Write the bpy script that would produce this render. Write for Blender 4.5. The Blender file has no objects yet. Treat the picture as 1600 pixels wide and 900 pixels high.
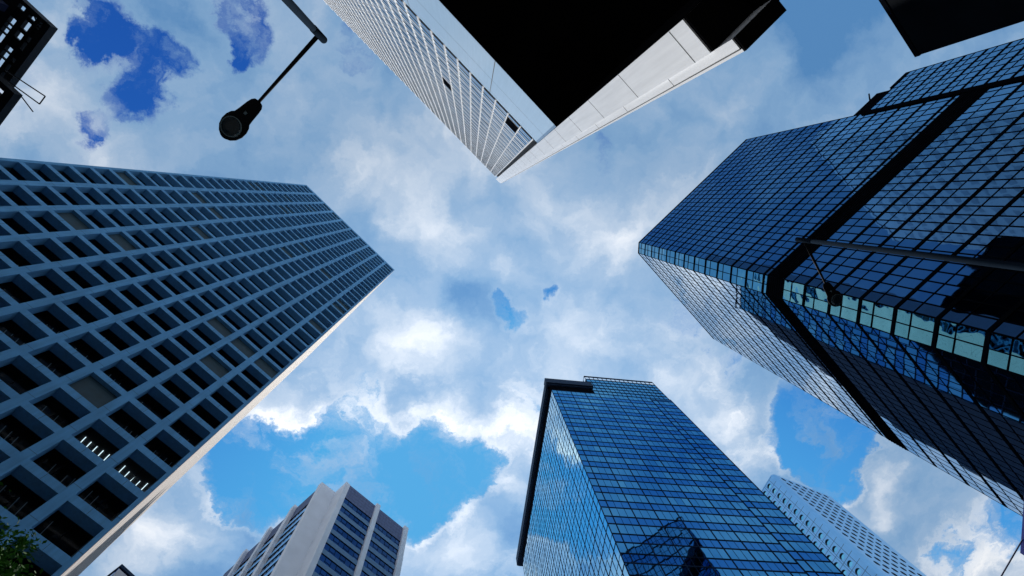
import bpy, math, random
from mathutils import Vector, Matrix, noise
rnd = random.Random(7)
sc = bpy.context.scene
COL = sc.collection
CZ = 1.6                     # height of the eye above the pavement; z in the building tables is measured from the eye

# ------------------------------------------------------------------ camera (looking almost straight up)
F, RW, RH = 835.0, 1600.0, 900.0
zen = Vector((737 - 800, 312 - 450, F)).normalized()
ax = (Vector((1, 0, 0)) - zen * zen.x).normalized()
ay = zen.cross(ax)
ROWS = (ax, ay, zen)         # eye frame (right, down, forward) -> world
def c2w(v): return Vector((ROWS[0].dot(v), ROWS[1].dot(v), ROWS[2].dot(v)))
r_, u_, b_ = c2w(Vector((1, 0, 0))), c2w(Vector((0, -1, 0))), c2w(Vector((0, 0, -1)))
cam = bpy.data.cameras.new('camera')
co = bpy.data.objects.new('camera', cam); COL.objects.link(co)
co.matrix_world = Matrix(((r_.x, u_.x, b_.x, 0), (r_.y, u_.y, b_.y, 0), (r_.z, u_.z, b_.z, CZ), (0, 0, 0, 1)))
cam.sensor_width = 36.0; cam.lens = 36.0 * F / RW; cam.clip_start = 0.05; cam.clip_end = 5000
sc.camera = co
def project(p):
    """pixel of a world point, only used to rank windows by how large they show"""
    d = Vector((p[0], p[1], p[2] - CZ)); x, y, w = r_.dot(d), -u_.dot(d), -b_.dot(d)
    if w < 0.1: return None
    return (800 + F * x / w, 450 + F * y / w)

# ------------------------------------------------------------------ materials
def nodes(name):
    m = bpy.data.materials.new(name); m.use_nodes = True
    return m, m.node_tree.nodes, m.node_tree.links, m.node_tree.nodes['Principled BSDF']
def mat(name, col, rough=0.7, var=0.15, scale=0.6, metal=0.0, bump=0.0, bscale=8.0, spec=0.4, streak=0.0):
    m, n, l, p = nodes(name)
    p.inputs['Roughness'].default_value = rough; p.inputs['Metallic'].default_value = metal
    p.inputs['Specular IOR Level'].default_value = spec
    tc = n.new('ShaderNodeTexCoord')
    nz = n.new('ShaderNodeTexNoise'); nz.inputs['Scale'].default_value = scale; nz.inputs['Detail'].default_value = 6
    l.new(tc.outputs['Object'], nz.inputs['Vector'])
    src = nz.outputs['Fac']
    if streak:
        mp = n.new('ShaderNodeMapping'); mp.inputs['Scale'].default_value = (3.0, 3.0, 0.12)
        l.new(tc.outputs['Object'], mp.inputs['Vector'])
        n2 = n.new('ShaderNodeTexNoise'); n2.inputs['Scale'].default_value = 1.6; n2.inputs['Detail'].default_value = 7
        l.new(mp.outputs['Vector'], n2.inputs['Vector'])
        mx = n.new('ShaderNodeMix'); mx.inputs['Factor'].default_value = streak
        l.new(src, mx.inputs['A']); l.new(n2.outputs['Fac'], mx.inputs['B']); src = mx.outputs['Result']
    rp = n.new('ShaderNodeValToRGB')
    rp.color_ramp.elements[0].position = 0.3; rp.color_ramp.elements[1].position = 0.72
    a = tuple(max(0, c * (1 - var)) for c in col); b = tuple(min(1, c * (1 + var)) for c in col)
    rp.color_ramp.elements[0].color = (*a, 1); rp.color_ramp.elements[1].color = (*b, 1)
    l.new(src, rp.inputs['Fac']); l.new(rp.outputs['Color'], p.inputs['Base Color'])
    if bump:
        nb = n.new('ShaderNodeTexNoise'); nb.inputs['Scale'].default_value = bscale; nb.inputs['Detail'].default_value = 5
        l.new(tc.outputs['Object'], nb.inputs['Vector'])
        bp = n.new('ShaderNodeBump'); bp.inputs['Strength'].default_value = bump; bp.inputs['Distance'].default_value = 0.05
        l.new(nb.outputs['Fac'], bp.inputs['Height']); l.new(bp.outputs['Normal'], p.inputs['Normal'])
    return m
def mirror_glass(name, tint, tint2, wave=0.03, wscale=0.35, rough=0.02, edge=(1, 1, 1)):
    """coated curtain-wall glass: tinted mirror head on, clear mirror at a grazing angle, slightly wavy"""
    m, n, l, p = nodes(name)
    p.inputs['Metallic'].default_value = 1.0; p.inputs['Roughness'].default_value = rough
    p.inputs['Specular Tint'].default_value = (*edge, 1)
    ge = n.new('ShaderNodeNewGeometry')
    mx = n.new('ShaderNodeMix'); mx.data_type = 'RGBA'
    mx.inputs['A'].default_value = (*tint, 1); mx.inputs['B'].default_value = (*tint2, 1)
    l.new(ge.outputs['Random Per Island'], mx.inputs['Factor']); l.new(mx.outputs['Result'], p.inputs['Base Color'])
    tc = n.new('ShaderNodeTexCoord')
    nb = n.new('ShaderNodeTexNoise'); nb.inputs['Scale'].default_value = wscale; nb.inputs['Detail'].default_value = 1
    l.new(tc.outputs['Object'], nb.inputs['Vector'])
    bp = n.new('ShaderNodeBump'); bp.inputs['Strength'].default_value = 1.0; bp.inputs['Distance'].default_value = wave
    l.new(nb.outputs['Fac'], bp.inputs['Height']); l.new(bp.outputs['Normal'], p.inputs['Normal'])
    return m
def clear_glass(name, tint, ior=1.5):
    m, n, l, p = nodes(name); n.remove(p)
    out = n['Material Output']
    tr = n.new('ShaderNodeBsdfTransparent'); tr.inputs['Color'].default_value = (*tint, 1)
    gl = n.new('ShaderNodeBsdfGlossy'); gl.inputs['Roughness'].default_value = 0.03; gl.inputs['Color'].default_value = (.8, .9, 1, 1)
    fr = n.new('ShaderNodeFresnel'); fr.inputs['IOR'].default_value = ior
    ms = n.new('ShaderNodeMixShader')
    l.new(fr.outputs['Fac'], ms.inputs['Fac']); l.new(tr.outputs[0], ms.inputs[1]); l.new(gl.outputs[0], ms.inputs[2])
    l.new(ms.outputs[0], out.inputs['Surface'])
    return m
def lamp_mat(name, col, s):
    m, n, l, p = nodes(name)
    p.inputs['Base Color'].default_value = (.8, .8, .8, 1)
    p.inputs['Emission Color'].default_value = (*col, 1); p.inputs['Emission Strength'].default_value = s
    return m
M = dict(
    concrete=mat('shade_blue_concrete', (.12, .355, .63), .85, .22, .5, bump=.3, bscale=30, streak=.5),  # same concrete as concrete_side, the shade's sky blue put into the colour
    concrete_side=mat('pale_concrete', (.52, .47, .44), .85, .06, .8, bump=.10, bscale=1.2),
    joint=mat('joint', (.06, .07, .08), .9, .1),
    room=mat('dark_room', (.03, .032, .035), .9, .2),
    slab=mat('ceiling_slab', (.05, .055, .06), .9, .2),
    window_glass=clear_glass('window_glass', (.30, .36, .38), 1.16),
    blind=mat('blind', (.012, .045, .065), .6, .25, 1.5),
    tube=lamp_mat('lit_tube', (.85, .95, 1), 3.5),
    tube_dim=lamp_mat('dim_tube', (.4, .65, 1), .05),
    black=mat('black_metal', (.004, .005, .008), .9, .3, .8, spec=0),
    blackmull=mat('black_mullion', (.004, .006, .010), .9, .3, .8, spec=0),
    soffit=mat('black_soffit', (.006, .006, .007), .9, .3, .6, spec=0),
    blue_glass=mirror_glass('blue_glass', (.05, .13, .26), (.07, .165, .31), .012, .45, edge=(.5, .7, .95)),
    sun_glass=mirror_glass('sun_glass', (.27, .42, .57), (.36, .50, .64), .004, .35),  # blue_glass lightened: this side's brighter sky reflection put into the tint
    chamfer_glass=mirror_glass('chamfer_glass', (.08, .33, .49), (.14, .44, .60), .06, .6),
    wing_glass=mirror_glass('wing_glass', (.05, .13, .26), (.07, .165, .31), .010, .4, edge=(.5, .7, .95)),
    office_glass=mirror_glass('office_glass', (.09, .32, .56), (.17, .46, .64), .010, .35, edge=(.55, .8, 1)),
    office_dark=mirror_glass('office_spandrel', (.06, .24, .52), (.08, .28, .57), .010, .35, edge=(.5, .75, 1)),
    office_left=mirror_glass('office_left', (.24, .58, .78), (.38, .70, .86), .010, .35),  # office glass with the cyan sky this side reflects put into the tint
    office_frame=mat('blue_black_frame', (.010, .028, .07), .7, .2, .8, spec=.06),
    roof_frame=mat('navy_frame', (.015, .035, .075), .6, .2, .8, spec=.1),
    white=mat('white_panel', (.83, .85, .88), .30, .11, .35, streak=.8),
    band=mat('band_panel', (.50, .68, .86), .16, .06, .35, streak=.6, spec=.9),
    whitefin=mat('white_fin', (.80, .81, .83), .45, .05, .5),
    grid_glass=mirror_glass('pale_glass', (.30, .46, .62), (.45, .58, .70), .05, .30),
    fin_spandrel=mirror_glass('fin_spandrel', (.48, .60, .72), (.58, .68, .78), .03, .3),
    cladding=mat('pale_cladding', (.28, .60, .92), .38, .08, .4, metal=.75, streak=.4),
    cladding_dark=mat('cladding_joint', (.10, .16, .26), .7, .1),
    round_glass=mirror_glass('round_glass', (.30, .80, .95), (.45, .90, .98), .02, .4),  # this side's cyan sky reflection is put into the tint
    round_dark=mirror_glass('round_dark', (.03, .10, .22), (.06, .16, .30), .02, .4),  # same panes on the shaded side, the shade put into the tint
    reveal=mat('reveal', (.05, .08, .13), .6, .1),
    pier=mat('pale_stone', (.76, .84, .94), .8, .06, .3),
    tile=mat('blue_tile', (.11, .15, .29), .6, .2, 2.0),
    spandrel=mat('blue_spandrel', (.12, .25, .42), .6, .12, 1.0, streak=.5),
    strip_glass=mirror_glass('strip_glass', (.03, .075, .17), (.06, .12, .25), .01, .5),
    dark_glass=mat('dark_facade', (.004, .006, .009), .9, .3, .3, spec=0),
    steel=mat('dark_steel', (.006, .008, .013), .6, .3, 1.0, spec=.2),
    lamp_grey=mat('painted_steel', (.010, .017, .028), .8, .15, 2.0, spec=0),
    lamp_head=mat('lamp_housing', (.008, .010, .013), .7, .2, 3.0, spec=0.02),
    lens=mat('lamp_lens', (.006, .018, .028), .15, .3, 6.0, spec=.3),
    lens_ring=mat('lens_ring', (.10, .16, .19), .35, .2, 3.0, metal=.4),
    asphalt=mat('asphalt', (.04, .04, .042), .9, .25, 3.0, bump=.3, bscale=60),
    paving=mat('paving', (.09, .09, .092), .85, .15, 1.0),
    ground=mat('ground', (.045, .045, .047), .9, .2, .3),
    kerb=mat('kerb', (.25, .25, .25), .8, .1),
    paint=mat('road_paint', (.75, .75, .72), .7, .1, 5.0),
    bark=mat('bark', (.07, .05, .035), .9, .3, 6.0),
    navy=mat('navy_sign', (.004, .008, .04), .8, .2, 1.0, spec=0),
    sign_edge=mat('blue_edge', (.008, .03, .45), .35, .1, 1.0),
    cable=mat('cable', (.02, .04, .14), .6, .1),
    farwhite=mat('far_white', (.6, .6, .62), .7, .1),
    farblue=mirror_glass('far_blue', (.05, .12, .30), (.07, .15, .34), .01, .4),
)
def leaf_mat():
    m, n, l, p = nodes('leaf')
    ge = n.new('ShaderNodeNewGeometry'); rp = n.new('ShaderNodeValToRGB')
    rp.color_ramp.elements[0].color = (.012, .060, .008, 1); rp.color_ramp.elements[1].color = (.060, .190, .022, 1)
    l.new(ge.outputs['Random Per Island'], rp.inputs['Fac']); l.new(rp.outputs['Color'], p.inputs['Base Color'])
    p.inputs['Roughness'].default_value = .8; p.inputs['Specular IOR Level'].default_value = .08
    return m
M['leaf'] = leaf_mat()

# ------------------------------------------------------------------ helpers
def tag(o, label=None, cat=None, group=None, kind=None):
    if label: o['label'] = label
    if cat: o['category'] = cat
    if group: o['group'] = group
    if kind: o['kind'] = kind
    return o
def thing(name, label, cat, loc=(0, 0, 0), group=None):
    o = bpy.data.objects.new(name, None); COL.objects.link(o); o.location = loc
    o.empty_display_size = .5
    return tag(o, label, cat, group)
def root_loc(o):
    v = Vector((0, 0, 0))
    while o: v += o.location; o = o.parent
    return v
class MB:
    def __init__(s): s.v = []; s.f = []; s.mi = []
    def poly(s, pts, m=0):
        i = len(s.v); s.v += [tuple(p) for p in pts]; s.f.append(tuple(range(i, i + len(pts)))); s.mi.append(m)
    def hexa(s, P, m=0):
        """8 points: bottom ring 0-3, top ring 4-7"""
        i = len(s.v); s.v += [tuple(p) for p in P]
        for q in ((3, 2, 1, 0), (4, 5, 6, 7), (0, 1, 5, 4), (1, 2, 6, 5), (2, 3, 7, 6), (3, 0, 4, 7)):
            s.f.append(tuple(i + k for k in q)); s.mi.append(m)
    def prism(s, pts, z0, z1, m=0):
        """vertical prism over a plan polygon, z from the eye level"""
        n = len(pts); i = len(s.v)
        s.v += [(x, y, z0 + CZ) for x, y in pts] + [(x, y, z1 + CZ) for x, y in pts]
        s.f.append(tuple(i + k for k in reversed(range(n)))); s.f.append(tuple(i + n + k for k in range(n)))
        for k in range(n): s.f.append((i + k, i + (k + 1) % n, i + n + (k + 1) % n, i + n + k))
        s.mi += [m] * (n + 2)
    def tube(s, pts, rads, seg=16, m=0, caps=True):
        pts = [Vector(p) for p in pts]; rings = []
        for k, p in enumerate(pts):
            d = (pts[min(k + 1, len(pts) - 1)] - pts[max(k - 1, 0)]).normalized()
            a = d.cross(Vector((0, 0, 1)) if abs(d.z) < .9 else Vector((1, 0, 0))).normalized(); b = d.cross(a)
            i = len(s.v)
            for j in range(seg):
                t = 2 * math.pi * j / seg; s.v.append(tuple(p + (a * math.cos(t) + b * math.sin(t)) * rads[k]))
            rings.append(i)
        for k in range(len(pts) - 1):
            for j in range(seg):
                s.f.append((rings[k] + j, rings[k] + (j + 1) % seg, rings[k + 1] + (j + 1) % seg, rings[k + 1] + j)); s.mi.append(m)
        if caps:
            s.f.append(tuple(rings[0] + j for j in reversed(range(seg)))); s.f.append(tuple(rings[-1] + j for j in range(seg))); s.mi += [m, m]
    def build(s, name, mats, parent=None, smooth=False, kind=None, bevel=0):
        if not s.f: return None
        off = root_loc(parent) if parent else Vector((0, 0, 0))
        me = bpy.data.meshes.new(name)
        me.from_pydata([(x - off.x, y - off.y, z - off.z) for x, y, z in s.v], [], s.f); me.update()
        for m in (mats if isinstance(mats, (list, tuple)) else [mats]): me.materials.append(m)
        me.polygons.foreach_set('material_index', s.mi)
        if smooth: me.polygons.foreach_set('use_smooth', [True] * len(s.f))
        o = bpy.data.objects.new(name, me); COL.objects.link(o); o.parent = parent
        if kind: o['kind'] = kind
        if bevel:
            b = o.modifiers.new('bevel', 'BEVEL'); b.width = bevel; b.segments = 2; b.limit_method = 'ANGLE'
        return o
class Face:
    """a facade plane: plan origin A, plan direction u along it, n outwards"""
    def __init__(s, A, u, k=1.0):
        """k: size of one building unit in metres"""
        s.k = k; s.A = Vector(A) * k; s.u = Vector(u).normalized(); s.n = Vector((-s.u.y, s.u.x))
        if s.n.dot(-s.A) < 0: s.n = -s.n
    def xy(s, a, o=0.0):
        p = s.A + s.u * (a * s.k) + s.n * (o * s.k); return (p.x, p.y)
    def p(s, a, z, o=0.0):
        q = s.A + s.u * (a * s.k) + s.n * (o * s.k); return Vector((q.x, q.y, z * s.k + CZ))
    def box(s, mb, a0, a1, z0, z1, o0, o1, m=0):
        mb.hexa([s.p(a0, z0, o0), s.p(a1, z0, o0), s.p(a1, z0, o1), s.p(a0, z0, o1),
                 s.p(a0, z1, o0), s.p(a1, z1, o0), s.p(a1, z1, o1), s.p(a0, z1, o1)], m)
    def pane(s, mb, a0, a1, z0, z1, o, tilt=.003, m=0):
        ta, tz = rnd.gauss(0, tilt), rnd.gauss(0, tilt); ac, zc = (a0 + a1) / 2, (z0 + z1) / 2
        def q(a, z): return s.p(a, z, o + ta * (a - ac) + tz * (z - zc))
        mb.poly([q(a0, z0), q(a1, z0), q(a1, z1), q(a0, z1)], m)
def shown(face, a, z, w, h):
    """how many pixels a facade rectangle shows as, 0 when outside the frame"""
    P = [project(face.p(*q)) for q in ((a, z), (a + w, z), (a + w, z + h), (a, z + h))]
    if any(p is None for p in P): return 0
    cx = sum(p[0] for p in P) / 4; cy = sum(p[1] for p in P) / 4
    if not (-20 < cx < 1620 and -20 < cy < 920): return 0
    return abs(sum(P[k][0] * P[(k + 1) % 4][1] - P[(k + 1) % 4][0] * P[k][1] for k in range(4))) / 2
def windows(cells, parent, name, mats, most=100):
    """cells: (pixels, builder). The largest become a part each, all the rest ONE part of kind stuff."""
    cells.sort(key=lambda c: -c[0]); out = []
    for k, (px, fn) in enumerate(cells[:most]):
        if px <= 0: cells[k:k] = []; break
        mb = MB(); fn(mb); out.append(mb.build(name, mats, parent))
    rest = MB()
    for px, fn in cells[len(out):]: fn(rest)
    rest.build(name, mats, parent, kind='stuff')
    return out
GZ = -CZ                      # pavement level in eye-level heights

# ------------------------------------------------------------------ world: Nishita sky with a cloud deck, and the sun
SUN_EL, SUN_AZ = math.radians(61), math.radians(2)
def world():
    w = bpy.data.worlds.new('World'); sc.world = w; w.use_nodes = True
    n, l = w.node_tree.nodes, w.node_tree.links
    bg = n['Background']; bg.inputs['Strength'].default_value = .10
    sky = n.new('ShaderNodeTexSky'); sky.sky_type = 'NISHITA'; sky.sun_disc = False
    sky.sun_elevation = SUN_EL; sky.sun_rotation = SUN_AZ; sky.air_density = 1.0; sky.dust_density = .6; sky.ozone_density = 2.0
    tc = n.new('ShaderNodeTexCoord'); sp = n.new('ShaderNodeSeparateXYZ'); l.new(tc.outputs['Generated'], sp.inputs[0])
    def math_(op, a, b=None, c=None, clamp=False):
        q = n.new('ShaderNodeMath'); q.operation = op; q.use_clamp = clamp
        for k, v in enumerate((a, b, c)):
            if v is None: continue
            if isinstance(v, (int, float)): q.inputs[k].default_value = v
            else: l.new(v, q.inputs[k])
        return q.outputs[0]
    zc = math_('MAXIMUM', sp.outputs['Z'], .10)
    cb = n.new('ShaderNodeCombineXYZ')
    l.new(math_('DIVIDE', sp.outputs['X'], zc), cb.inputs[0]); l.new(math_('DIVIDE', sp.outputs['Y'], zc), cb.inputs[1])
    P = cb.outputs[0]                              # the cloud deck, seen from below: plan position / height
    def nz(scale, detail=8, rough=.55, off=(0, 0, 0), vec=None, dist=0.0):
        mp = n.new('ShaderNodeMapping'); mp.inputs['Location'].default_value = off
        l.new(vec or P, mp.inputs['Vector'])
        q = n.new('ShaderNodeTexNoise'); q.inputs['Scale'].default_value = scale; q.inputs['Detail'].default_value = detail
        q.inputs['Roughness'].default_value = rough; q.inputs['Distortion'].default_value = dist
        l.new(mp.outputs[0], q.inputs['Vector']); return q
    # warped position makes ragged cloud outlines
    wv = nz(5.0, 9, .64, (3.1, 1.7, .4))
    vm = n.new('ShaderNodeVectorMath'); vm.operation = 'MULTIPLY_ADD'
    l.new(wv.outputs['Color'], vm.inputs[0]); vm.inputs[1].default_value = (.30, .30, 0); l.new(P, vm.inputs[2])
    vs = n.new('ShaderNodeVectorMath'); vs.operation = 'SUBTRACT'; l.new(vm.outputs[0], vs.inputs[0]); vs.inputs[1].default_value = (.15, .15, 0)
    PW = vs.outputs[0]
    ws = n.new('ShaderNodeVectorMath'); ws.operation = 'MULTIPLY_ADD'
    l.new(wv.outputs['Color'], ws.inputs[0]); ws.inputs[1].default_value = (.21, .21, 0); l.new(P, ws.inputs[2])
    wb = n.new('ShaderNodeVectorMath'); wb.operation = 'SUBTRACT'; l.new(ws.outputs[0], wb.inputs[0]); wb.inputs[1].default_value = (.105, .105, 0)
    PB = wb.outputs[0]
    def blobs(lst):
        tot = None
        for x, y, r, a in lst:
            d = n.new('ShaderNodeVectorMath'); d.operation = 'DISTANCE'; l.new(PB, d.inputs[0]); d.inputs[1].default_value = (x, y, 0)
            mr = n.new('ShaderNodeMapRange'); mr.interpolation_type = 'SMOOTHSTEP'
            mr.inputs['From Min'].default_value = 0; mr.inputs['From Max'].default_value = r
            mr.inputs['To Min'].default_value = a; mr.inputs['To Max'].default_value = 0
            l.new(d.outputs['Value'], mr.inputs['Value'])
            tot = mr.outputs[0] if tot is None else math_('ADD', tot, mr.outputs[0])
        return tot
    def step(v, a, b, lo=0, hi=1):
        mr = n.new('ShaderNodeMapRange'); mr.interpolation_type = 'SMOOTHSTEP'
        mr.inputs['From Min'].default_value = a; mr.inputs['From Max'].default_value = b
        mr.inputs['To Min'].default_value = lo; mr.inputs['To Max'].default_value = hi
        l.new(v, mr.inputs['Value']); return mr.outputs[0]
    # where the deck is open (negative) or thick (positive)
    holes = math_('MULTIPLY', blobs(HOLES), 1.55)
    n1 = nz(4.2, 12, .61, (1.3, 4.2, 0), PW).outputs['Fac']
    dens = math_('ADD', math_('MULTIPLY_ADD', n1, 2.9, -.38), holes)
    cover = step(dens, .28, .80)
    wisp = math_('MULTIPLY', step(nz(9.0, 9, .62, (5.1, 8.2, 2), PW).outputs['Fac'], .46, .74), .85)   # thin shreds inside the openings
    cover = math_('MAXIMUM', cover, wisp)
    n2 = nz(5.2, 7, .52, (7.7, 2.2, 1), PB).outputs['Fac']
    n3 = nz(14.0, 6, .55, (2.7, 5.2, 3), PW).outputs['Fac']
    br = math_('ADD', math_('MULTIPLY_ADD', n2, 2.1, -1.05), blobs(BRIGHT))
    br = math_('ADD', br, math_('MULTIPLY_ADD', n3, .5, -.25))
    rim = math_('MULTIPLY', step(dens, .50, .72), step(dens, 1.1, .72))       # lit edges of the clouds
    rim = math_('MULTIPLY', rim, step(sp.outputs['Y'], .05, .45, .0, .32))
    br = math_('ADD', br, rim)
    br = math_('ADD', br, step(sp.outputs['Z'], .74, .40, 0, .8))          # added brightness low in the deck, lifts the light on shaded walls
    ramp = n.new('ShaderNodeValToRGB'); e = ramp.color_ramp.elements
    e[0].position = 0; e[0].color = (.09, .24, .49, 1)
    e[1].position = 1; e[1].color = (.90, .92, .95, 1)
    for pos, c in ((.333, (.21, .37, .59)), (.52, (.31, .45, .64)), (.667, (.45, .56, .71)), (.833, (.66, .73, .83))):
        q = ramp.color_ramp.elements.new(pos); q.color = (*c, 1)
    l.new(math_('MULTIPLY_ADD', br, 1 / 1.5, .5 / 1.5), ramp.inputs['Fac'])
    # brighter towards the sun
    sd = n.new('ShaderNodeVectorMath'); sd.operation = 'DOT_PRODUCT'; l.new(tc.outputs['Generated'], sd.inputs[0])
    sd.inputs[1].default_value = (math.sin(SUN_AZ) * math.cos(SUN_EL), math.cos(SUN_AZ) * math.cos(SUN_EL), math.sin(SUN_EL))
    glow = step(sd.outputs['Value'], .78, 1.0, 10.0, 13.0)
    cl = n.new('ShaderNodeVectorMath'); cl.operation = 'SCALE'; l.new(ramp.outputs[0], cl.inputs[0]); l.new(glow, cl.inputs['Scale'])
    sx = n.new('ShaderNodeSeparateColor'); l.new(sky.outputs[0], sx.inputs[0])
    tn = n.new('ShaderNodeCombineColor')                      # deeper, more saturated blue than the plain sky
    for ch, (k, pw, cap) in zip(('Red', 'Green', 'Blue'), SKY_CURVE):
        l.new(math_('MINIMUM', math_('MULTIPLY', math_('POWER', math_('MULTIPLY', sx.outputs[ch], .1), pw), k * 10), cap * 10), tn.inputs[ch])
    hz = n.new('ShaderNodeMix'); hz.data_type = 'RGBA'            # paler, more cyan low down on the sun's side
    l.new(step(sp.outputs['Y'], .10, .60, 0, .8), hz.inputs['Factor']); l.new(tn.outputs[0], hz.inputs['A']); hz.inputs['B'].default_value = (.9, 4.2, 7.9, 1)
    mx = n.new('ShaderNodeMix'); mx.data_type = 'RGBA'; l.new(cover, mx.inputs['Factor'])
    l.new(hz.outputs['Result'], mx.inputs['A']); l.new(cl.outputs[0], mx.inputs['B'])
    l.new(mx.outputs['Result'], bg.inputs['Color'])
SKY_CURVE = ((.30, 1.35, .10), (1.8, 1.62, .40), (1.62, 1.12, .80))
# plan position / height of the openings and of the bright parts of the cloud deck: x, y, radius, amount
HOLES = [(-.612, -.268, .10, -.62), (-.615, -.31, .08, -.4), (-.525, -.248, .115, -.66), (-.562, -.17, .09, -.62), (-.389, -.292, .10, -.70), (-.69, -.27, .08, .5), (-.40, -.255, .06, -.4),
         (-.642, -.114, .05, -.75), (-.46, -.27, .08, .4), (-.53, -.335, .09, .4), (-.655, -.20, .06, .3), (-.593, -.226, .07, .5), (-.50, -.19, .07, .2),
         (.062, .228, .075, -.68), (.035, .20, .055, -.5), (.136, .173, .05, -.68), (.09, .185, .04, .4),
         (-.443, .475, .13, -.6), (-.361, .50, .16, -.7), (-.25, .54, .16, -.7), (-.104, .57, .16, -.7), (.02, .555, .10, -.65), (-.40, .56, .14, -.5), (-.16, .62, .12, -.6), (-.47, .57, .10, -.5),
         (.67, .46, .11, -.65), (.734, .50, .13, -.7), (.77, .46, .10, -.6), (.76, .58, .09, -.6), (.68, .55, .08, -.4), (1.202, .713, .12, -.6), (1.04, .76, .14, -.36),
         (-.18, -.307, .2, -.12), (.66, -.25, .22, .30), (0, 0, .4, .15), (-.56, .66, .12, .3), (-.03, .70, .10, .3), (.90, .62, .10, .3), (.45, .40, .12, .2)]
BRIGHT = [(0, .15, .9, .26), (-.10, .05, .14, .22), (-.10, .25, .12, .36), (.06, .14, .08, .28), (.25, .31, .16, .42), (-.33, .41, .13, .4), (-.18, .45, .12, .45), (-.05, .45, .12, .45), (.07, .45, .10, .4),
          (-.124, .364, .11, -.30), (.012, .368, .11, -.28), (-.035, .189, .08, -.35), (.353, .285, .12, -.08), (-.18, -.307, .25, -.22), (.63, -.337, .22, -.38), (-.732, -.141, .2, .42), (-.55, -.08, .15, .2), (-.68, -.28, .07, .3),
          (.493, .422, .13, .35), (.383, .365, .10, .2), (.597, .538, .08, .4), (.87, .58, .07, .6), (.89, .65, .07, .55), (1.0, .62, .12, .05),
          (-.568, .654, .14, .5), (-.641, .664, .12, .4), (-.031, .696, .12, .55), (.074, .587, .06, .5), (.21, .10, .12, .12)]
world()
s = bpy.data.lights.new('sun', 'SUN'); s.energy = 5.0; s.angle = math.radians(.5); s.color = (1, .94, .86)
so = bpy.data.objects.new('sun', s); COL.objects.link(so)
sdir = Vector((math.sin(SUN_AZ) * math.cos(SUN_EL), math.cos(SUN_AZ) * math.cos(SUN_EL), math.sin(SUN_EL)))
so.rotation_euler = sdir.to_track_quat('Z', 'Y').to_euler(); so.location = (0, 0, 300)

# ------------------------------------------------------------------ ground
mb = MB(); mb.poly([(-900, -900, -.008), (900, -900, -.008), (900, 900, -.008), (-900, 900, -.008)]); tag(mb.build('ground', M['ground']), kind='structure')
def oriented(mb, c, d, half_l, half_w, z0, z1):
    d = Vector(d).normalized(); e = Vector((-d.y, d.x)); c = Vector(c)
    q = [c - d * half_l - e * half_w, c + d * half_l - e * half_w, c + d * half_l + e * half_w, c - d * half_l + e * half_w]
    mb.hexa([(p.x, p.y, z0) for p in q] + [(p.x, p.y, z1) for p in q])
mb = MB(); oriented(mb, (9, 12), (.70, -.71), 240, 7.0, -.3, 0.0); oriented(mb, (-10, 6), (.70, .71), 240, 7.0, -.31, -.004)
tag(mb.build('road', M['asphalt']), kind='structure')
mb = MB()
for k in range(-20, 21):
    if abs(k) > 2: oriented(mb, Vector((9, 12)) + Vector((.70, -.71)) * k * 6, (.70, -.71), 1.5, .07, -.001, .004)
tag(mb.build('road_marking', M['paint']), kind='structure')
mb = MB(); oriented(mb, (0, -6), (.70, -.71), 12, 7.0, -.3, .12)
tag(mb.build('pavement', M['paving']), kind='structure')

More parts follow.
